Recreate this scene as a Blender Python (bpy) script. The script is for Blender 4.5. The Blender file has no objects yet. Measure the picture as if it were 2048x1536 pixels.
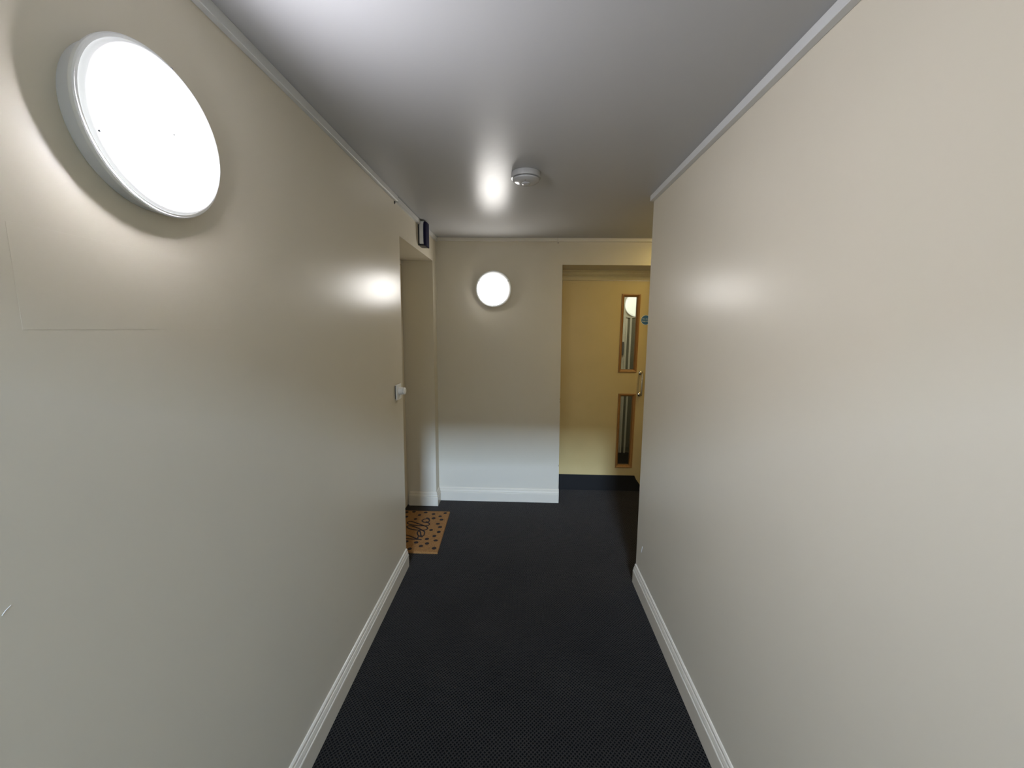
import bpy, bmesh, math, random
from mathutils import Vector, Matrix
random.seed(7)
S = bpy.context.scene
COL = S.collection

# ------------------------------------------------------------------ camera, world, lights, exposure
F, YAW, PITCH, ROLL, CAM_H = 785.0, 0.027996, -0.140965, -0.011314, 1.6277
cd = bpy.data.cameras.new('camera'); cam = bpy.data.objects.new('camera', cd); COL.objects.link(cam)
fw = Vector((-math.sin(YAW)*math.cos(PITCH), math.cos(YAW)*math.cos(PITCH), math.sin(PITCH)))
rt = Vector((math.cos(YAW), math.sin(YAW), 0)); dn = -rt.cross(fw)
c_, s_ = math.cos(ROLL), math.sin(ROLL)
r2 = c_*rt + s_*dn; d2 = -s_*rt + c_*dn
M = Matrix.Identity(4)
for i in range(3):
    M[i][0] = r2[i]; M[i][1] = -d2[i]; M[i][2] = -fw[i]
M.translation = (0, 0, CAM_H)
cam.matrix_world = M
cd.sensor_fit = 'HORIZONTAL'; cd.sensor_width = 36.0; cd.lens = F/2048*36.0
cd.clip_start = 0.02; cd.clip_end = 100
S.camera = cam
S.view_settings.view_transform = 'Standard'; S.view_settings.look = 'None'
S.view_settings.gamma = 1; S.view_settings.use_curve_mapping = False
S.view_settings.exposure = 0.0
S.cycles.use_denoising = True
S.cycles.max_bounces = 12; S.cycles.diffuse_bounces = 8
S.cycles.sample_clamp_indirect = 6.0

w = bpy.data.worlds.new('sky'); S.world = w; w.use_nodes = True
w.node_tree.nodes['Background'].inputs[0].default_value = (0.62, 0.78, 1.0, 1)
w.node_tree.nodes['Background'].inputs[1].default_value = 2.0

NEAR_CORE, FAR_CORE, LAMP_RIM = 77.0, 23.0, 0.38         # emission of the bulkhead lamps
def area(name, loc, target, size, power, col, size_y=None, shape='RECTANGLE'):
    l = bpy.data.lights.new(name, 'AREA'); l.energy = power; l.color = col
    l.shape = shape; l.size = size
    if size_y: l.size_y = size_y
    o = bpy.data.objects.new(name, l); COL.objects.link(o); o.location = loc
    o.rotation_euler = (Vector(target)-Vector(loc)).to_track_quat('-Z', 'Y').to_euler()
    return o
# daylight that falls through the high stair window behind the photographer
area('stair_window_daylight', (0, -5.99, 3.96), (0, 3.5, 0.5), 1.2, 1500, (0.51, 0.645, 1.0), 0.38)
area('stair_fill_light', (0, -2.8, 4.95), (0, -2.8, 0), 1.2, 680, (0.49, 0.65, 1.0), 1.0)  # unseen fill light added for more daylight bounce, no opening above it
# warm lamp of the side lobby round the corner to the right
area('lobby_lamp_light', (1.42, 2.90, 2.385), (1.30, 3.1, 1.0), 0.28, 8, (1.0, 0.77, 0.28), shape='DISK')
# lamp light of the vestibule beyond the door
area('vestibule_lamp_light', (1.0, 4.4, 2.36), (1.2, 4.9, 0.6), 0.3, 10, (1.0, 0.95, 0.85), shape='DISK')

# ------------------------------------------------------------------ materials
def new_mat(name):
    m = bpy.data.materials.new(name); m.use_nodes = True
    return m, m.node_tree, m.node_tree.nodes['Principled BSDF']
def nd(t, kind, **kw):
    n = t.nodes.new(kind)
    for k, v in kw.items(): setattr(n, k, v)
    return n
def mat(name, col, rough=0.5, metal=0.0, spec=0.5, bump=None, mottle=None, coat=0.0, ior=1.5):
    m, t, b = new_mat(name)
    b.inputs['Base Color'].default_value = (*col, 1); b.inputs['Roughness'].default_value = rough
    b.inputs['Metallic'].default_value = metal; b.inputs['IOR'].default_value = ior
    b.inputs['Specular IOR Level'].default_value = spec
    b.inputs['Coat Weight'].default_value = coat
    tc = nd(t, 'ShaderNodeTexCoord')
    if bump:
        sc, st, det = bump
        n = nd(t, 'ShaderNodeTexNoise'); n.inputs['Scale'].default_value = sc; n.inputs['Detail'].default_value = det
        t.links.new(tc.outputs['Object'], n.inputs['Vector'])
        bp = nd(t, 'ShaderNodeBump'); bp.inputs['Strength'].default_value = st; bp.inputs['Distance'].default_value = 0.002
        t.links.new(n.outputs['Fac'], bp.inputs['Height']); t.links.new(bp.outputs[0], b.inputs['Normal'])
    if mottle:
        sc, amt = mottle
        n = nd(t, 'ShaderNodeTexNoise'); n.inputs['Scale'].default_value = sc; n.inputs['Detail'].default_value = 4
        t.links.new(tc.outputs['Object'], n.inputs['Vector'])
        mx = nd(t, 'ShaderNodeMix', data_type='RGBA')
        mx.inputs['A'].default_value = (*[c*(1-amt) for c in col], 1); mx.inputs['B'].default_value = (*[min(1, c*(1+amt)) for c in col], 1)
        t.links.new(n.outputs['Fac'], mx.inputs['Factor']); t.links.new(mx.outputs['Result'], b.inputs['Base Color'])
    return m
WALL = mat('magnolia_wall_paint', (0.61, 0.56, 0.455), 0.30, spec=0.4, ior=1.38, bump=(70, 0.045, 2), mottle=(3, 0.025))
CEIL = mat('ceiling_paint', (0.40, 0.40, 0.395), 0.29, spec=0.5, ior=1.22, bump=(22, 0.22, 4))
GLOSS = mat('gloss_white_woodwork', (0.66, 0.60, 0.49), 0.22, spec=0.5, bump=(30, 0.05, 2))
TRUNK = mat('white_plastic_trunking', (0.57, 0.575, 0.56), 0.4)
TRUNKC = mat('cream_trunking', (0.67, 0.63, 0.54), 0.4)
DOORP = mat('cream_yellow_door_paint', (0.56, 0.435, 0.20), 0.38, bump=(60, 0.05, 3), mottle=(6, 0.05))
FRAMEP = mat('cream_gloss_door_frame', (0.68, 0.57, 0.30), 0.2, bump=(25, 0.06, 2))
KICK = mat('black_kick_plate', (0.013, 0.0125, 0.012), 0.6, spec=0.25, bump=(80, 0.1, 2))
STEEL = mat('brushed_steel', (0.62, 0.58, 0.50), 0.22, metal=1.0)
PLASTIC = mat('white_plastic', (0.78, 0.78, 0.77), 0.35)
DETECT = mat('detector_plastic', (0.42, 0.42, 0.41), 0.16)
HOUSING = mat('lamp_housing_plastic', (0.74, 0.75, 0.78), 0.42)
DGREY = mat('dark_grey_plastic', (0.09, 0.09, 0.09), 0.4)
BLACK = mat('black_plastic', (0.010, 0.010, 0.012), 0.4)
NAVY = mat('navy_blue_lens', (0.003, 0.003, 0.028), 0.6, spec=0.2)
OLIVE = mat('olive_grey_cupboard_paint', (0.14, 0.13, 0.09), 0.4)
SIGNB = mat('sign_blue', (0.03, 0.13, 0.30), 0.35)
SIGNW = mat('sign_white', (0.75, 0.77, 0.76), 0.4)
INK = mat('dark_brown_print', (0.012, 0.006, 0.005), 0.9)
SCUFF = mat('scuff_white', (0.86, 0.85, 0.82), 0.6)
CHIP = mat('chipped_plaster', (0.13, 0.10, 0.07), 0.9)

def wood():
    m, t, b = new_mat('varnished_oak_bead')
    tc = nd(t, 'ShaderNodeTexCoord'); mp = nd(t, 'ShaderNodeMapping'); mp.inputs['Scale'].default_value = (60, 60, 5)
    n = nd(t, 'ShaderNodeTexNoise'); n.inputs['Scale'].default_value = 2.0; n.inputs['Detail'].default_value = 6
    r = nd(t, 'ShaderNodeValToRGB'); r.color_ramp.elements[0].color = (0.20, 0.085, 0.02, 1); r.color_ramp.elements[1].color = (0.42, 0.21, 0.06, 1)
    t.links.new(tc.outputs['Object'], mp.inputs[0]); t.links.new(mp.outputs[0], n.inputs['Vector'])
    t.links.new(n.outputs['Fac'], r.inputs[0]); t.links.new(r.outputs[0], b.inputs['Base Color'])
    b.inputs['Roughness'].default_value = 0.3
    return m
OAK = wood()

def glass():
    m, t, b = new_mat('clear_safety_glass')
    out = t.nodes['Material Output']
    tr = nd(t, 'ShaderNodeBsdfTransparent'); tr.inputs[0].default_value = (0.80, 0.84, 0.80, 1)
    gl = nd(t, 'ShaderNodeBsdfGlossy'); gl.inputs['Roughness'].default_value = 0.02
    fr = nd(t, 'ShaderNodeFresnel'); fr.inputs[0].default_value = 1.5
    mx = nd(t, 'ShaderNodeMixShader')
    t.links.new(fr.outputs[0], mx.inputs[0]); t.links.new(tr.outputs[0], mx.inputs[1]); t.links.new(gl.outputs[0], mx.inputs[2])
    t.links.new(mx.outputs[0], out.inputs['Surface'])
    return m
GLASS = glass()

def emit(name, col, strength, grad=None):
    m, t, b = new_mat(name)
    b.inputs['Base Color'].default_value = (0.8, 0.8, 0.8, 1); b.inputs['Roughness'].default_value = 0.25
    b.inputs['Emission Color'].default_value = (*col, 1)
    b.inputs['Emission Strength'].default_value = strength
    if grad:      # the tube sits in the lower half of the fitting, so the cover glows more there
        tc = nd(t, 'ShaderNodeTexCoord'); sx = nd(t, 'ShaderNodeSeparateXYZ')
        mr = nd(t, 'ShaderNodeMapRange'); mr.inputs[1].default_value = -0.15; mr.inputs[2].default_value = 0.15
        mr.inputs[3].default_value = strength*grad[0]; mr.inputs[4].default_value = strength*grad[1]
        mp = nd(t, 'ShaderNodeMapping'); mp.inputs['Rotation'].default_value = (0, 0, math.radians(38))
        t.links.new(tc.outputs['Object'], mp.inputs[0]); t.links.new(mp.outputs[0], sx.inputs[0]); t.links.new(sx.outputs[1], mr.inputs[0])
        t.links.new(mr.outputs[0], b.inputs['Emission Strength'])
    return m
CORE = emit('glowing_lamp_cover', (0.93, 0.93, 1.03), NEAR_CORE, (1.35, 0.65))
CORE_FAR = emit('glowing_far_lamp_cover', (1.0, 0.97, 0.93), FAR_CORE)
RIMG = emit('glowing_cover_edge', (0.95, 0.97, 1.0), LAMP_RIM, (1.6, 0.45))
RIMF = emit('glowing_far_cover_edge', (0.95, 0.98, 1.0), LAMP_RIM, (1.1, 0.45))
CORE2 = emit('dim_lamp_cover', (1.0, 0.96, 0.80), 0.9)

def carpet():
    m, t, b = new_mat('woven_charcoal_carpet')
    tc = nd(t, 'ShaderNodeTexCoord'); mp = nd(t, 'ShaderNodeMapping'); mp.inputs['Rotation'].default_value = (0, 0, math.radians(45))
    t.links.new(tc.outputs['Object'], mp.inputs[0])
    # slight wobble of the yarns
    nz = nd(t, 'ShaderNodeTexNoise'); nz.inputs['Scale'].default_value = 60; nz.inputs['Detail'].default_value = 2
    t.links.new(tc.outputs['Object'], nz.inputs['Vector'])
    vs = nd(t, 'ShaderNodeVectorMath', operation='SCALE'); vs.inputs['Scale'].default_value = 0.005
    t.links.new(nz.outputs['Color'], vs.inputs[0])
    va = nd(t, 'ShaderNodeVectorMath', operation='ADD'); t.links.new(mp.outputs[0], va.inputs[0]); t.links.new(vs.outputs[0], va.inputs[1])
    sp = nd(t, 'ShaderNodeSeparateXYZ'); t.links.new(va.outputs[0], sp.inputs[0])
    def wave(sock):
        a = nd(t, 'ShaderNodeMath', operation='MULTIPLY'); a.inputs[1].default_value = 2*math.pi/0.0115; t.links.new(sock, a.inputs[0])
        c = nd(t, 'ShaderNodeMath', operation='COSINE'); t.links.new(a.outputs[0], c.inputs[0]); return c.outputs[0]
    mx = nd(t, 'ShaderNodeMath', operation='SMOOTH_MAX'); mx.inputs[2].default_value = 0.35
    t.links.new(wave(sp.outputs[0]), mx.inputs[0]); t.links.new(wave(sp.outputs[1]), mx.inputs[1])
    n2 = nd(t, 'ShaderNodeTexNoise'); n2.inputs['Scale'].default_value = 420; n2.inputs['Detail'].default_value = 3
    t.links.new(tc.outputs['Object'], n2.inputs['Vector'])
    ad = nd(t, 'ShaderNodeMath', operation='MULTIPLY_ADD'); t.links.new(n2.outputs['Fac'], ad.inputs[0]); ad.inputs[1].default_value = 1.3; t.links.new(mx.outputs[0], ad.inputs[2])
    mr = nd(t, 'ShaderNodeMapRange'); mr.inputs[1].default_value = 0.55; mr.inputs[2].default_value = 2.0
    t.links.new(ad.outputs[0], mr.inputs[0])
    r = nd(t, 'ShaderNodeValToRGB')
    r.color_ramp.elements[0].color = (0.0012, 0.0012, 0.0012, 1); r.color_ramp.elements[1].color = (0.031, 0.027, 0.0225, 1)
    t.links.new(mr.outputs[0], r.inputs[0])
    n3 = nd(t, 'ShaderNodeTexNoise'); n3.inputs['Scale'].default_value = 3.5; n3.inputs['Detail'].default_value = 3
    t.links.new(tc.outputs['Object'], n3.inputs['Vector'])
    m3 = nd(t, 'ShaderNodeMapRange'); m3.inputs[1].default_value = 0.3; m3.inputs[2].default_value = 0.7; m3.inputs[3].default_value = 0.82; m3.inputs[4].default_value = 1.1
    t.links.new(n3.outputs['Fac'], m3.inputs[0])
    vm = nd(t, 'ShaderNodeVectorMath', operation='SCALE'); t.links.new(r.outputs[0], vm.inputs[0]); t.links.new(m3.outputs[0], vm.inputs['Scale'])
    t.links.new(vm.outputs[0], b.inputs['Base Color'])
    b.inputs['Roughness'].default_value = 0.95; b.inputs['Specular IOR Level'].default_value = 0.10
    b.inputs['Sheen Weight'].default_value = 0.23; b.inputs['Sheen Roughness'].default_value = 0.28; b.inputs['Sheen Tint'].default_value = (0.85, 0.75, 0.66, 1)
    bp = nd(t, 'ShaderNodeBump'); bp.inputs['Strength'].default_value = 0.7; bp.inputs['Distance'].default_value = 0.003
    t.links.new(mr.outputs[0], bp.inputs['Height']); t.links.new(bp.outputs[0], b.inputs['Normal'])
    return m
CARPET = carpet()

def coir():
    m, t, b = new_mat('coir_fibre')
    tc = nd(t, 'ShaderNodeTexCoord')
    n = nd(t, 'ShaderNodeTexNoise'); n.inputs['Scale'].default_value = 260; n.inputs['Detail'].default_value = 5
    t.links.new(tc.outputs['Object'], n.inputs['Vector'])
    r = nd(t, 'ShaderNodeValToRGB'); r.color_ramp.elements[0].position = 0.3; r.color_ramp.elements[1].position = 0.72
    r.color_ramp.elements[0].color = (0.14, 0.06, 0.012, 1); r.color_ramp.elements[1].color = (0.39, 0.19, 0.053, 1)
    t.links.new(n.outputs['Fac'], r.inputs[0]); t.links.new(r.outputs[0], b.inputs['Base Color'])
    b.inputs['Roughness'].default_value = 0.95
    bp = nd(t, 'ShaderNodeBump'); bp.inputs['Strength'].default_value = 0.8; bp.inputs['Distance'].default_value = 0.003
    t.links.new(n.outputs['Fac'], bp.inputs['Height']); t.links.new(bp.outputs[0], b.inputs['Normal'])
    return m
COIR = coir()

# ------------------------------------------------------------------ mesh helpers
def obj(name, bm, m, parent=None, smooth=False):
    bmesh.ops.recalc_face_normals(bm, faces=bm.faces[:])
    me = bpy.data.meshes.new(name); bm.to_mesh(me); bm.free()
    me.materials.append(m)
    if smooth:
        for p in me.polygons: p.use_smooth = True
        try: me.set_sharp_from_angle(angle=math.radians(35))
        except Exception: pass
    o = bpy.data.objects.new(name, me); COL.objects.link(o)
    if parent: o.parent = parent
    return o
def tag(o, label=None, cat=None, kind=None, group=None):
    if label: o['label'] = label
    if cat: o['category'] = cat
    if kind: o['kind'] = kind
    if group: o['group'] = group
    return o
def struct(name, bm, m, label=None, parent=None, smooth=False):
    o = obj(name, bm, m, parent, smooth)
    if not parent: o['kind'] = 'structure'
    if label: o['label'] = label
    return o
def empty(name, loc=(0, 0, 0), rot=None):
    o = bpy.data.objects.new(name, None); COL.objects.link(o); o.location = loc
    if rot: o.rotation_euler = rot
    o.empty_display_size = 0.05
    return o
def box(bm, x0, x1, y0, y1, z0, z1, bev=0.0, seg=2):
    r = bmesh.ops.create_cube(bm, size=1.0)
    for v in r['verts']:
        v.co = Vector(((x0+x1)/2 + v.co.x*(x1-x0), (y0+y1)/2 + v.co.y*(y1-y0), (z0+z1)/2 + v.co.z*(z1-z0)))
    if bev:
        es = list({e for v in r['verts'] for e in v.link_edges})
        bmesh.ops.bevel(bm, geom=es, offset=bev, segments=seg, affect='EDGES', profile=0.5)
def prism(bm, pts, vec):
    """closed polygon (3D points) swept by vec"""
    vec = Vector(vec)
    a = [bm.verts.new(p) for p in pts]; b = [bm.verts.new(Vector(p)+vec) for p in pts]
    n = len(pts)
    bm.faces.new(a); bm.faces.new(b[::-1])
    for i in range(n): bm.faces.new((a[i], a[(i+1) % n], b[(i+1) % n], b[i]))
def lathe(bm, prof, seg=64, c=(0, 0, 0), axis='Z', cap0=True, cap1=True):
    rings = []
    for r, h in prof:
        ring = []
        for k in range(seg):
            a = 2*math.pi*k/seg
            p = Vector((r*math.cos(a), r*math.sin(a), h))
            if axis == 'Y': p = Vector((p.x, -p.z, p.y))      # +h towards -Y
            if axis == 'X': p = Vector((p.z, p.x, p.y))
            ring.append(bm.verts.new(p+Vector(c)))
        rings.append(ring)
    for A, B in zip(rings, rings[1:]):
        for k in range(seg):
            bm.faces.new((A[k], A[(k+1) % seg], B[(k+1) % seg], B[k]))
    if cap0: bm.faces.new(rings[0][::-1])
    if cap1: bm.faces.new(rings[-1])
def sweep(bm, prof, p0, p1, out, m0=0.0, m1=0.0):
    """moulding: prof = (offset from wall, height); from p0 to p1 (on the wall line), out = direction off the wall.
    m0/m1: mitre, length added per unit of offset at either end"""
    p0, p1, out = Vector(p0), Vector(p1), Vector(out); d = (p1-p0).normalized()
    A = [bm.verts.new(p0 - d*m0*o + out*o + Vector((0, 0, z))) for o, z in prof]
    B = [bm.verts.new(p1 + d*m1*o + out*o + Vector((0, 0, z))) for o, z in prof]
    n = len(prof)
    for i in range(n): bm.faces.new((A[i], A[(i+1) % n], B[(i+1) % n], B[i]))
    bm.faces.new(A); bm.faces.new(B[::-1])
def panel_with_holes(bm, x0, x1, z0, z1, holes, y0, y1):
    xs = sorted({x0, x1, *[h[0] for h in holes], *[h[1] for h in holes]})
    zs = sorted({z0, z1, *[h[2] for h in holes], *[h[3] for h in holes]})
    def solid(i, j):
        if i < 0 or j < 0 or i >= len(xs)-1 or j >= len(zs)-1: return False
        cx, cz = (xs[i]+xs[i+1])/2, (zs[j]+zs[j+1])/2
        return not any(h[0] < cx < h[1] and h[2] < cz < h[3] for h in holes)
    vc = {}
    def v(i, j, y):
        k = (i, j, y)
        if k not in vc: vc[k] = bm.verts.new((xs[i], y, zs[j]))
        return vc[k]
    for i in range(len(xs)-1):
        for j in range(len(zs)-1):
            if not solid(i, j): continue
            bm.faces.new((v(i, j, y0), v(i+1, j, y0), v(i+1, j+1, y0), v(i, j+1, y0)))
            bm.faces.new((v(i, j, y1), v(i, j+1, y1), v(i+1, j+1, y1), v(i+1, j, y1)))
            if not solid(i-1, j): bm.faces.new((v(i, j, y0), v(i, j+1, y0), v(i, j+1, y1), v(i, j, y1)))
            if not solid(i+1, j): bm.faces.new((v(i+1, j, y0), v(i+1, j, y1), v(i+1, j+1, y1), v(i+1, j+1, y0)))
            if not solid(i, j-1): bm.faces.new((v(i, j, y0), v(i, j, y1), v(i+1, j, y1), v(i+1, j, y0)))
            if not solid(i, j+1): bm.faces.new((v(i, j+1, y0), v(i+1, j+1, y0), v(i+1, j+1, y1), v(i, j+1, y1)))
def frame_ring(bm, x0, x1, z0, z1, wd, prof_y):
    """mitred bead round a glazed opening; prof_y = [(inset fraction, y)]"""
    rings = []
    for fct, y in prof_y:
        i = fct*wd
        rings.append([bm.verts.new(p) for p in ((x0+i, y, z0+i), (x1-i, y, z0+i), (x1-i, y, z1-i), (x0+i, y, z1-i))])
    rings.append(rings[0])
    for A, B in zip(rings, rings[1:]):
        for k in range(4): bm.faces.new((A[k], A[(k+1) % 4], B[(k+1) % 4], B[k]))
B = bmesh.new

# ------------------------------------------------------------------ the setting
XL, XR, YB, YD = -0.781, 0.7495, 3.541, 3.84
ZC = 2.40
bm = B(); box(bm, -1.4, 2.6, -6.1, 5.4, -0.12, 0.0); struct('floor', bm, CARPET, 'dark charcoal woven carpet with a fine diagonal grid')
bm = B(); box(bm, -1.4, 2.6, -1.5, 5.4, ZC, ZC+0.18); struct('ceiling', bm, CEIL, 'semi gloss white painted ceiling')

# left wall with the door alcove cut into it
bm = B()
prism(bm, [(XL, y, z) for y, z in ((-5.9, 0), (2.476, 0), (2.520, 2.187), (3.417, 2.187), (3.415, 0), (3.9, 0), (3.9, ZC), (-1.6, ZC), (-1.6, 5.0), (-5.9, 5.0))], (-0.285, 0, 0))
wall_left = struct('wall_left', bm, WALL, 'long cream painted wall on the left')
bm = B(); box(bm, XL-0.0005, XL+0.00035, 0.595, 1.041, 1.617, 1.779, 0.0002, 1)
p = obj('plaster_patch', bm, WALL, wall_left); p['label'] = 'faint rectangular repair patch'
bm = B()
for (y0, z0, y1, z1, hw) in ((0.5149, 1.1896, 0.5200, 1.1945, .0006), (0.5200, 1.1945, 0.5265, 1.1980, .0004)):
    prism(bm, [(XL-0.0005, y0, z0-hw), (XL-0.0005, y1, z1-hw), (XL-0.0005, y1, z1+hw), (XL-0.0005, y0, z0+hw)], (0.0009, 0, 0))
obj('scratch', bm, SCUFF, wall_left)['label'] = 'small pale scratch mark'

# right wall: solid block, its far end is the free corner
bm = B()
prism(bm, [(XR, y, z) for y, z in ((-5.9, 0), (2.374, 0), (2.4455, ZC), (-1.6, ZC), (-1.6, 5.0), (-5.9, 5.0))], (1.55, 0, 0))
wall_right = struct('wall_right', bm, WALL, 'plain cream painted wall on the right, ending at a free corner')
bm = B(); prism(bm, [(XR-0.0008, y, z) for y, z in ((2.283, 0.262), (2.287, 0.262), (2.276, 0.308), (2.270, 0.302))], (0.001, 0, 0))
obj('scuff', bm, SCUFF, wall_right)['label'] = 'white scuff mark near the corner'

# back wall with the fire door recess
bm = B()
prism(bm, [(x, YB, z) for x, z in ((-1.066, 0), (0.3525, 0), (0.329, 2.180), (1.275, 2.180), (1.275, 0), (2.32, 0), (2.32, ZC), (-1.066, ZC))], (0, 0.36, 0))
wall_back = struct('wall_back', bm, WALL, 'cream painted end wall carrying a round lamp')
for z0, z1, x in ((0.985, 1.005, 0.3420), (0.962, 0.976, 0.3422), (0.355, 0.372, 0.3488)):
    bm = B(); prism(bm, [(x-0.004, YB-0.0006, z0), (x-0.0003, YB-0.0006, z0-0.002), (x-0.0006, YB-0.0006, z1), (x-0.002, YB-0.0006, z1-0.004)], (0, 0.001, 0))
    obj('plaster_chip', bm, CHIP, wall_back)
bm = B(); lathe(bm, [(0.0035, 0), (0.0035, 0.006)], 12, (0.286, YB, 2.362), 'Y'); obj('nail_hole', bm, BLACK, wall_back)
bm = B(); box(bm, 2.30, 2.45, 2.40, 3.56, 0, ZC); struct('wall_side', bm, WALL)

# stair well behind the photographer (daylight comes from its high window)
bm = B(); panel_with_holes(bm, XL, XR, 0, 5.0, [(-0.62, 0.62, 3.75, 4.17)], -5.9, -6.05); struct('wall_rear', bm, WALL)
bm = B(); box(bm, XL, XR, -1.6, -1.5, ZC, 5.0); struct('wall_upper', bm, WALL)
bm = B(); box(bm, XL, XR, -6.05, -1.5, 5.0, 5.1); struct('ceiling_stairwell', bm, CEIL)
bm = B(); frame_ring(bm, -0.62, 0.62, 3.75, 4.17, 0.02, [(0, -5.96), (0, -5.91), (1, -5.91), (1, -5.96)])
win = struct('window_1', bm, GLOSS)
bm = B(); box(bm, -0.61, 0.61, -5.943, -5.937, 3.76, 4.16); obj('pane', bm, GLASS, win)

# skirting boards
SK = [(0, 0), (0.018, 0), (0.018, 0.083), (0.0170, 0.0865), (0.0150, 0.0885), (0.0095, 0.0888), (0.0095, 0.0918), (0.0145, 0.0930), (0.0140, 0.0965),
      (0.0105, 0.1095), (0.0055, 0.1110), (0.0055, 0.1135), (0.0085, 0.1150), (0.0075, 0.1225), (0.0035, 0.1285), (0, 0.1300)]
def skirting(name, p0, p1, out, m0=0, m1=0, label=None):
    bm = B(); sweep(bm, SK, p0, p1, out, m0, m1); return struct(name, bm, GLOSS, label)
skirting('baseboard_left', (XL, -5.9, 0), (XL, 2.478, 0), (1, 0, 0), label='cream gloss moulded skirting along the left wall')
skirting('baseboard_right', (XR, -5.9, 0), (XR, 2.376, 0), (-1, 0, 0), label='cream gloss moulded skirting along the right wall')
skirting('baseboard_alcove', (-1.030, 3.415, 0), (XL, 3.415, 0), (0, -1, 0), 0, 1, label='white skirting at the side of the door alcove')
skirting('baseboard_corner', (XL, 3.415, 0), (XL, YB, 0), (1, 0, 0), 1, -1, label='short white skirting return in the far corner')
skirting('baseboard_back', (XL, YB, 0), (0.3530, YB, 0), (0, -1, 0), -1, 0, label='white moulded skirting along the end wall')

# mini trunking along wall and ceiling joints
def bar(bm, x0, x1, y0, y1, z0, z1): box(bm, x0, x1, y0, y1, z0, z1, 0.0015, 1)
bm = B(); bar(bm, XL, XL+0.0195, -1.5, 2.452, 2.369, ZC); struct('trim_1', bm, TRUNK, 'white cable trunking along the top of the left wall, near length')
bm = B()
prism(bm, [(XL, y, z) for y, z in ((2.458, 2.366), (2.458, 2.395), (3.541, 2.400), (3.541, 2.371))], (0.0195, 0, 0))
t2 = struct('trim_2', bm, TRUNK, 'white cable trunking along the top of the left wall, far length')
bm = B(); box(bm, XL-0.001, XL+0.005, 2.440, 2.447, 2.353, 2.370, 0.001, 1); obj('clip', bm, DGREY, t2)
bm = B(); bar(bm, XL+0.0195, 0.279, YB-0.024, YB, 2.371, ZC); struct('trim_3', bm, TRUNKC, 'cream cable trunking above the lamp on the end wall')
bm = B(); bar(bm, 0.2805, 2.30, YB-0.024, YB, 2.3715, ZC); struct('trim_4', bm, TRUNKC, 'cream cable trunking above the fire door')
bm = B(); bar(bm, XR-0.025, XR, -1.5, 2.436, 2.3685, ZC); struct('trim_5', bm, TRUNK, 'pale grey cable trunking along the top of the right wall')

# ------------------------------------------------------------------ alcove door on the left (only its frame edge shows)
d1 = empty('door_1', (-1.075, 2.95, 0)); d1['kind'] = 'structure'; d1['label'] = 'door inside the alcove of the left wall'
def child(name, bm, m, par, smooth=False):
    o = obj(name, bm, m, par, smooth); o.matrix_parent_inverse = Matrix.Translation(par.location).inverted(); return o
bm = B(); box(bm, -1.118, -1.078, 2.565, 3.337, 0.008, 2.085, 0.002, 1); child('leaf', bm, FRAMEP, d1)
bm = B(); box(bm, -1.130, -1.046, 3.342, 3.414, 0, 2.15, 0.003, 1); child('jamb', bm, GLOSS, d1)
bm = B(); box(bm, -1.130, -1.046, 2.497, 2.560, 0, 2.15, 0.003, 1); child('jamb', bm, GLOSS, d1)
bm = B(); box(bm, -1.130, -1.046, 2.561, 3.341, 2.090, 2.15, 0.003, 1); child('head', bm, GLOSS, d1)
bm = B(); box(bm, -1.128, -1.045, 2.50, 3.41, 2.151, 2.186); child('filler_panel', bm, WALL, d1)

# ------------------------------------------------------------------ fire door in the end wall
d2 = empty('door_2', (0.78, YD, 0)); d2['kind'] = 'structure'; d2['label'] = 'yellow cream fire door with two slim glazed panels'
W1 = (0.927, 1.106, 1.213, 1.965); W2 = (0.941, 1.112, 0.245, 1.004)
ins = lambda w_, k: (w_[0]+k, w_[1]-k, w_[2]+k, w_[3]-k)
bm = B(); panel_with_holes(bm, 0.364, 1.203, 0.014, 2.083, [ins(W1, 0.012), ins(W2, 0.012)], YD, YD+0.044)
leaf = child('leaf', bm, DOORP, d2)
for nm, w_ in (('upper', W1), ('lower', W2)):
    bm = B(); frame_ring(bm, *w_, 0.029, [(0, YD), (0.05, YD-0.008), (0.35, YD-0.009), (0.75, YD-0.001), (1.0, YD+0.012), (1.0, YD+0.040), (0.42, YD+0.040), (0.42, YD)])
    fr = child('glazing_bead', bm, OAK, d2); fr['label'] = 'varnished oak bead round the %s glass' % nm
    bm = B(); g = ins(w_, 0.0285); box(bm, g[0], g[1], YD+0.019, YD+0.025, g[2], g[3]); child('pane', bm, GLASS, d2)['label'] = '%s clear glass pane' % nm
bm = B(); prism(bm, [(x, YD-0.0025, z) for x, z in ((0.3655, 0.0045), (1.201, 0.0045), (1.201, 0.070), (1.186, 0.092), (1.160, 0.126), (1.142, 0.165), (0.3655, 0.165))], (0, 0.0024, 0))
child('kick_plate', bm, KICK, d2)['label'] = 'black kick plate with a torn corner'
bm = B(); box(bm, 0.364, 1.203, YD+0.001, YD+0.050, 0.0, 0.0132); child('gap_shade_strip', bm, BLACK, d2)  # black strip added as the dark shade in the gap under the door
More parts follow.
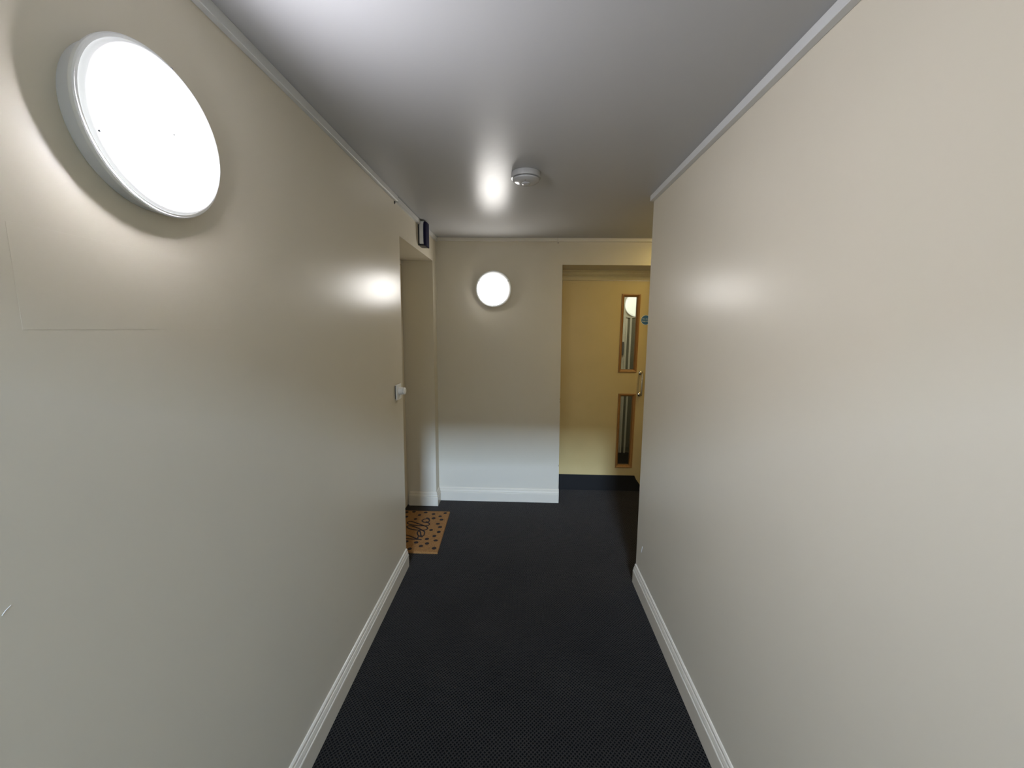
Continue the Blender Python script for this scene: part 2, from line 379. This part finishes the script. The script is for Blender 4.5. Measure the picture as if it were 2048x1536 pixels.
# pull handle
bm = B()
path = [(YD-0.004, 1.211), (YD-0.050, 1.211), (YD-0.056, 1.209), (YD-0.058, 1.204), (YD-0.058, 1.006), (YD-0.056, 1.001), (YD-0.050, 0.999), (YD-0.004, 0.999)]
def tube_yz(bm, x, pts, r, seg=12):
    rings = []
    for i, (y, z) in enumerate(pts):
        a = Vector((0, *pts[max(0, i-1)])); b = Vector((0, *pts[min(len(pts)-1, i+1)])); t_ = (b-a).normalized()
        n1 = Vector((1, 0, 0)); n2 = t_.cross(n1)
        rings.append([bm.verts.new(Vector((x, y, z)) + n1*r*math.cos(2*math.pi*k/seg) + n2*r*math.sin(2*math.pi*k/seg)) for k in range(seg)])
    for A, C in zip(rings, rings[1:]):
        for k in range(seg): bm.faces.new((A[k], A[(k+1) % seg], C[(k+1) % seg], C[k]))
    bm.faces.new(rings[0]); bm.faces.new(rings[-1][::-1])
tube_yz(bm, 1.146, path, 0.0095)
hd = child('pull_handle', bm, STEEL, d2, True); hd['label'] = 'steel bar pull handle'
for z in (1.211, 0.999):
    bm = B(); lathe(bm, [(0.021, 0), (0.021, 0.005), (0.018, 0.008), (0.013, 0.010), (0.013, 0.014), (0.009, 0.016)], 24, (1.146, YD, z), 'Y')
    r_ = obj('rose', bm, STEEL, hd, True); pass
# round blue notice
bm = B(); lathe(bm, [(0.047, 0), (0.047, 0.0010)], 48, (1.166, YD, 1.7205), 'Y')
sg = child('notice', bm, SIGNW, d2); sg['label'] = 'round blue fire door notice'
bm = B(); lathe(bm, [(0.0435, 0.0008), (0.0435, 0.0015)], 48, (1.166, YD, 1.7205), 'Y')
q = obj('blue_face', bm, SIGNB, sg)
def text(body, size, x, y, z, m, par):
    cu = bpy.data.curves.new('lettering', 'FONT'); cu.body = body; cu.size = size; cu.align_x = 'CENTER'; cu.align_y = 'CENTER'; cu.extrude = 0.0002
    to = bpy.data.objects.new('tmp', cu); COL.objects.link(to)
    bpy.context.view_layer.update()
    me = bpy.data.meshes.new_from_object(to.evaluated_get(bpy.context.evaluated_depsgraph_get()))
    bpy.data.objects.remove(to); me.name = 'lettering'
    me.transform(Matrix.Translation((x, y, z)) @ Matrix.Rotation(math.radians(90), 4, 'X'))
    me.materials.clear(); me.materials.append(m)
    o = bpy.data.objects.new('lettering', me); COL.objects.link(o); o.parent = par
    return o
text('Fire door', 0.0175, 1.166, YD-0.0017, 1.7305, SIGNW, sg)
text('keep shut', 0.0175, 1.166, YD-0.0017, 1.7095, SIGNW, sg)
# frame: moulded head, jambs
bm = B()
HP = [(YD+0.040, 2.179), (YD-0.012, 2.179), (YD-0.012, 2.166), (YD-0.018, 2.160), (YD-0.018, 2.140), (YD-0.013, 2.133), (YD-0.013, 2.129), (YD-0.006, 2.127),
      (YD-0.006, 2.123), (YD-0.009, 2.120), (YD-0.009, 2.086), (YD+0.040, 2.086)]
prism(bm, [(0.3295, y, z) for y, z in HP], (0.945, 0, 0)); child('frame_head', bm, FRAMEP, d2)
bm = B(); prism(bm, [(x, YD-0.009, z) for x, z in ((0.3528, 0), (0.3615, 0), (0.3615, 2.0855), (0.3305, 2.0855))], (0, 0.05, 0)); child('jamb', bm, FRAMEP, d2)
bm = B(); prism(bm, [(x, YD-0.009, z) for x, z in ((1.206, 0), (1.2745, 0), (1.2745, 2.0855), (1.206, 2.0855))], (0, 0.05, 0)); child('jamb', bm, FRAMEP, d2)
for x, z, r in ((0.4585, 2.0525, 0.0016), (0.4785, 2.0520, 0.0016), (0.601, 2.0080, 0.0016)):
    bm = B(); lathe(bm, [(r, -0.0005), (r, 0.0006)], 10, (x, YD, z), 'Y'); child('screw_hole', bm, BLACK, d2)

# ------------------------------------------------------------------ vestibule seen through the door glass
bm = B(); box(bm, -0.2, 2.6, 5.12, 5.25, 0, ZC); struct('wall_vestibule', bm, WALL)
bm = B(); box(bm, 2.2, 2.3, 3.90, 5.12, 0, ZC); struct('wall_vestibule_side', bm, WALL)
bm = B(); box(bm, -0.2, -0.1, 3.90, 5.12, 0, ZC); struct('wall_vestibule_left', bm, WALL)
bm = B(); sweep(bm, SK, (-0.1, 5.12, 0), (1.296, 5.12, 0), (0, -1, 0)); struct('baseboard_vestibule', bm, GLOSS)
cup = empty('riser_cupboard', (1.62, 5.12, 0)); tag(cup, 'olive grey cupboard with white frame seen through the door glass', 'cupboard')
def cchild(n_, b_, m_): return child(n_, b_, m_, cup)
bm = B(); box(bm, 1.300, 1.322, 5.095, 5.119, 0.0, 1.775, 0.002, 1); cchild('frame', bm, GLOSS)
bm = B(); box(bm, 1.352, 1.374, 5.088, 5.119, 0.0, 1.775, 0.002, 1); cchild('frame', bm, GLOSS)
bm = B(); box(bm, 1.322, 1.352, 5.107, 5.119, 0.0, 1.775); cchild('reveal', bm, OLIVE)
bm = B(); box(bm, 1.374, 1.86, 5.100, 5.119, 0.015, 1.770, 0.002, 1); cchild('door', bm, OLIVE)
bm = B(); box(bm, 1.30, 1.90, 5.086, 5.119, 1.775, 1.790, 0.002, 1); cchild('head', bm, GLOSS)
bm = B(); box(bm, 1.255, 1.290, 5.100, 5.119, 1.30, 1.47, 0.003, 1)
tag(obj('entry_panel', bm, DGREY), 'small dark grey panel left of the cupboard frame beyond the glass', 'panel')

# ------------------------------------------------------------------ round bulkhead lamps
def bulkhead(name, loc, rot, label, core, rim, screws_rot=0.0, sr=1.0, group='round bulkhead wall lamps'):
    root = empty(name, loc, rot); tag(root, label, 'lamp', group=group)
    bm = B(); lathe(bm, [(0.143, 0), (0.1455, 0.003), (0.1485, 0.028), (0.1515, 0.0325)], 96); obj('housing', bm, HOUSING, root, True)
    bm = B(); lathe(bm, [(0.1480, 0.0325), (0.1545, 0.0330), (0.1555, 0.0360), (0.1555, 0.0415), (0.1535, 0.0435), (0.1490, 0.0440), (0.1480, 0.0410), (0.1480, 0.0325)], 96, cap0=False, cap1=False)
    obj('rim', bm, PLASTIC, root, True)
    bm = B(); lathe(bm, [(0.1480, 0.0380), (0.1480, 0.0445), (0.1465, 0.0500), (0.1430, 0.0535), (0.1400, 0.0545), (0.1000, 0.0548)], 96, cap1=False); obj('diffuser_edge', bm, rim, root, True)
    bm = B(); lathe(bm, [(0.1320, 0.0535), (0.1318, 0.0600), (0.1290, 0.0640), (0.11, 0.0668), (0.08, 0.0690), (0.045, 0.0705), (0.012, 0.0710)], 96, (-0.0062, -0.0072, 0)); obj('diffuser', bm, core, root, True)
    for a in (-90, 28, 152):
        a = math.radians(a+screws_rot)
        bm = B(); lathe(bm, [(0.0042*sr, 0.0500), (0.0042*sr, 0.0555), (0.0032*sr, 0.0562)], 14, (0.1415*math.cos(a), 0.1415*math.sin(a), 0)); obj('screw', bm, DGREY, root)
    bm = B(); lathe(bm, [(0.004*sr, 0.069), (0.004*sr, 0.0712), (0.003*sr, 0.0716)], 14); obj('centre_stud', bm, DGREY, root)
    return root
R90 = math.radians(90)
# local +Z = away from wall, local +Y = up
bulkhead('bulkhead_lamp', (XL, 0.833, 2.006), (R90, 0, R90), 'large round white bulkhead lamp glowing on the near left wall', CORE, RIMG, 50, 0.55)
bulkhead('bulkhead_lamp', (-0.268, YB, 1.966), (R90, 0, 0), 'round white bulkhead lamp glowing on the far end wall', CORE_FAR, RIMF)
bulkhead('bulkhead_lamp', (1.425, 5.12, 1.940), (R90, 0, 0), 'round bulkhead lamp seen dimly through the upper door glass', CORE2, CORE2)

# ------------------------------------------------------------------ smoke detector
sd = empty('smoke_detector', (0.0, 2.10, ZC)); tag(sd, 'white round smoke detector on the ceiling', 'detector')
def zl(prof, n_, m_, seg=64):
    bm = B(); lathe(bm, [(r, -h) for r, h in prof], seg); return obj(n_, bm, m_, sd, True)
zl([(0.071, 0), (0.0735, 0.002), (0.0745, 0.024), (0.0735, 0.027), (0.068, 0.0275)], 'base', DETECT)
zl([(0.060, 0.026), (0.060, 0.032)], 'gap', DGREY)
zl([(0.066, 0.0300), (0.0685, 0.0320), (0.067, 0.0380), (0.060, 0.0435), (0.046, 0.0470), (0.030, 0.0485)], 'cover', DETECT)
zl([(0.022, 0.0475), (0.022, 0.0520), (0.019, 0.0545), (0.010, 0.0555)], 'test_button', DETECT, 32)
bm = B(); lathe(bm, [(0.003, -0.044), (0.003, -0.0495)], 10, (-0.004, -0.040, 0)); obj('indicator', bm, DGREY, sd)

# ------------------------------------------------------------------ alarm sounder above the alcove
al = empty('alarm_sounder', (XL, 3.012, 2.306)); tag(al, 'white alarm sounder with dark blue front high above the alcove', 'alarm')
bm = B(); box(bm, 0.0, 0.008, -0.050, 0.060, -0.085, 0.083, 0.003, 2); obj('back_plate', bm, BLACK, al)
bm = B(); box(bm, 0.0082, 0.050, -0.050, 0.060, -0.074, 0.086, 0.006, 3); obj('case', bm, PLASTIC, al, True)
bm = B()
pr = [(0.044, -0.0512), (0.055, -0.0512), (0.061, -0.046), (0.066, -0.025), (0.068, 0.005), (0.066, 0.035), (0.058, 0.056), (0.044, 0.0612)]
rows = []
for z, k in ((-0.086, 0.62), (-0.080, 0.86), (-0.060, 0.97), (-0.02, 1.0), (0.03, 1.0), (0.060, 0.96), (0.076, 0.85), (0.082, 0.66)):
    bx_ = 0.062 - 0.023*k; rows.append([bm.verts.new((bx_ + (x-0.044)*k*1.05, y, z)) for x, y in pr])
for A, C in zip(rows, rows[1:]):
    for i in range(len(pr)-1): bm.faces.new((A[i], A[i+1], C[i+1], C[i]))
    bm.faces.new((A[-1], A[0], C[0], C[-1]))
bm.faces.new(rows[0]); bm.faces.new(rows[-1][::-1])
obj('lens', bm, NAVY, al, True)['label'] = 'dark blue front'
bm = B(); box(bm, 0.009, 0.050, -0.046, 0.056, -0.086, -0.0745, 0.003, 2); obj('sounder_grille', bm, BLACK, al)

# ------------------------------------------------------------------ small wall control beside the alcove
wc = empty('wall_control', (XL, 2.385, 1.230)); tag(wc, 'small square white wall plate with protruding round knob beside the alcove', 'switch')
bm = B(); box(bm, 0.0, 0.006, -0.036, 0.036, -0.040, 0.040); obj('shadow_gap', bm, BLACK, wc)  # black filler standing in for the shadow gap behind the plate
bm = B(); box(bm, 0.006, 0.015, -0.045, 0.043, -0.048, 0.048, 0.003, 2); obj('plate', bm, PLASTIC, wc)
bm = B(); lathe(bm, [(0.024, 0.015), (0.0235, 0.036), (0.0225, 0.038)], 32, (0, 0, 0.006), 'X'); obj('knob', bm, PLASTIC, wc, True)
bm = B(); lathe(bm, [(0.0185, 0.038), (0.0215, 0.041), (0.0215, 0.050), (0.018, 0.053)], 32, (0, 0, 0.006), 'X'); obj('knob_cap', bm, PLASTIC, wc, True)

# ------------------------------------------------------------------ doormat
X0, X1, Y0, Y1, MT = -1.029, -0.6145, 2.632, 3.272, 0.013
mr_ = empty('doormat', (X0, Y0, 0)); tag(mr_, 'brown coir doormat with hello lettering and dark spots by the alcove', 'doormat')
def mchild(n_, b_, m_): return child(n_, b_, m_, mr_)
bm = B()
prism(bm, [(X0, Y0, 0), (-0.600, Y0-0.003, 0), (-0.629, Y1, 0), (X0, Y1+0.002, 0)], (0, 0, MT))
bmesh.ops.bevel(bm, geom=[e for e in bm.edges if all(v.co.z > 0.01 for v in e.verts)], offset=0.003, segments=2, affect='EDGES')
mchild('mat_body', bm, COIR)
dots = [(-0.9443, 3.2482), (-0.8383, 3.2401), (-0.7632, 3.2147), (-0.6647, 3.2369), (-0.8799, 3.1905), (-0.6966, 3.1761), (-0.9848, 3.1541), (-0.8953, 3.1179), (-0.7446, 3.1384), (-0.6724, 3.1168), (-0.6883, 3.0443), (-0.6584, 2.9929), (-0.7204, 2.9428), (-0.6524, 2.9155), (-0.6737, 2.853), (-0.7208, 2.8066), (-0.6491, 2.7886), (-0.8656, 2.7649), (-0.7895, 2.7531), (-0.7048, 2.7436), (-0.7415, 2.706), (-0.6370, 2.6816), (-0.8138, 2.6654),
        (-1.006, 3.235), (-0.93, 2.73), (-0.995, 2.79), (-0.90, 2.68), (-0.985, 2.66), (-1.00, 2.92), (-0.99, 3.03)]
for x, y in dots:
    bm = B()
    rx, ry = 0.0165*random.uniform(.9, 1.1), 0.0165*random.uniform(.85, 1.15); n_ = 10
    prism(bm, [(x+rx*math.cos(2*math.pi*k/n_), y+ry*math.sin(2*math.pi*k/n_), MT-0.0005) for k in range(n_)], (0, 0, 0.0013))
    mchild('printed_spot', bm, INK)
strokes = [[(-0.7587, 2.7938), (-0.8033, 2.7979), (-0.8528, 2.8018), (-0.8882, 2.8064), (-0.9134, 2.8171), (-0.9188, 2.8427), (-0.8979, 2.855), (-0.8531, 2.8367), (-0.8065, 2.8096), (-0.7902, 2.8067)], [(-0.7902, 2.8067), (-0.7967, 2.8274), (-0.7936, 2.8433), (-0.7781, 2.8497), (-0.765, 2.8466), (-0.766, 2.8354), (-0.7766, 2.8442)], [(-0.7766, 2.8442), (-0.7883, 2.8775), (-0.7997, 2.9096), (-0.8159, 2.9214), (-0.8189, 2.8951), (-0.8044, 2.8596), (-0.7776, 2.8386), (-0.7596, 2.8544), (-0.7603, 2.8884), (-0.7709, 2.9188), (-0.8155, 2.9541), (-0.8706, 2.9877), (-0.9134, 3.0019), (-0.9293, 2.9857), (-0.9028, 2.9567), (-0.8413, 2.9369), (-0.7759, 2.9382), (-0.7546, 2.9632), (-0.7716, 2.9927), (-0.8115, 3.0175), (-0.8726, 3.0511), (-0.9215, 3.0754), (-0.9434, 3.0635), (-0.9381, 3.0382), (-0.8939, 3.0154), (-0.8298, 3.0082), (-0.7731, 3.0091), (-0.755, 3.0287), (-0.769, 3.0564), (-0.8051, 3.0642), (-0.8314, 3.0886), (-0.8209, 3.1165), (-0.7938, 3.1257), (-0.7732, 3.1047), (-0.7733, 3.0743), (-0.7978, 3.0774)], [(-0.7732, 3.1047), (-0.7869, 3.1349), (-0.8087, 3.1427)]]
def catmull(P, n_=5):
    out = []
    for i in range(len(P)-1):
        p0, p1, p2, p3 = [Vector(P[max(0, min(len(P)-1, j))]) for j in (i-1, i, i+1, i+2)]
        for k in range(n_):
            t_ = k/n_
            out.append(0.5*((2*p1)+(p2-p0)*t_+(2*p0-5*p1+4*p2-p3)*t_**2+(3*p1-p0-3*p2+p3)*t_**3))
    out.append(Vector(P[-1])); return out
bm = B()
for si, st in enumerate(strokes):
    P = catmull(st); L, R_ = [], []
    for i, q in enumerate(P):
        t_ = (P[min(i+1, len(P)-1)]-P[max(i-1, 0)]).normalized(); n2 = Vector((-t_.y, t_.x))
        hw = 0.0046 + 0.0016*abs(t_.x)
        L.append(q+n2*hw); R_.append(q-n2*hw)
    z0, z1 = MT-0.0005, MT+0.0008+si*0.0001
    vs = [[bm.verts.new((a.x, a.y, z)) for a, z in ((l, z0), (r, z0), (r, z1), (l, z1))] for l, r in zip(L, R_)]
    for A, C in zip(vs, vs[1:]):
        for k in range(4): bm.faces.new((A[k], A[(k+1) % 4], C[(k+1) % 4], C[k]))
    bm.faces.new(vs[0]); bm.faces.new(vs[-1][::-1])
mchild('lettering', bm, INK)['label'] = 'hello in dark script'
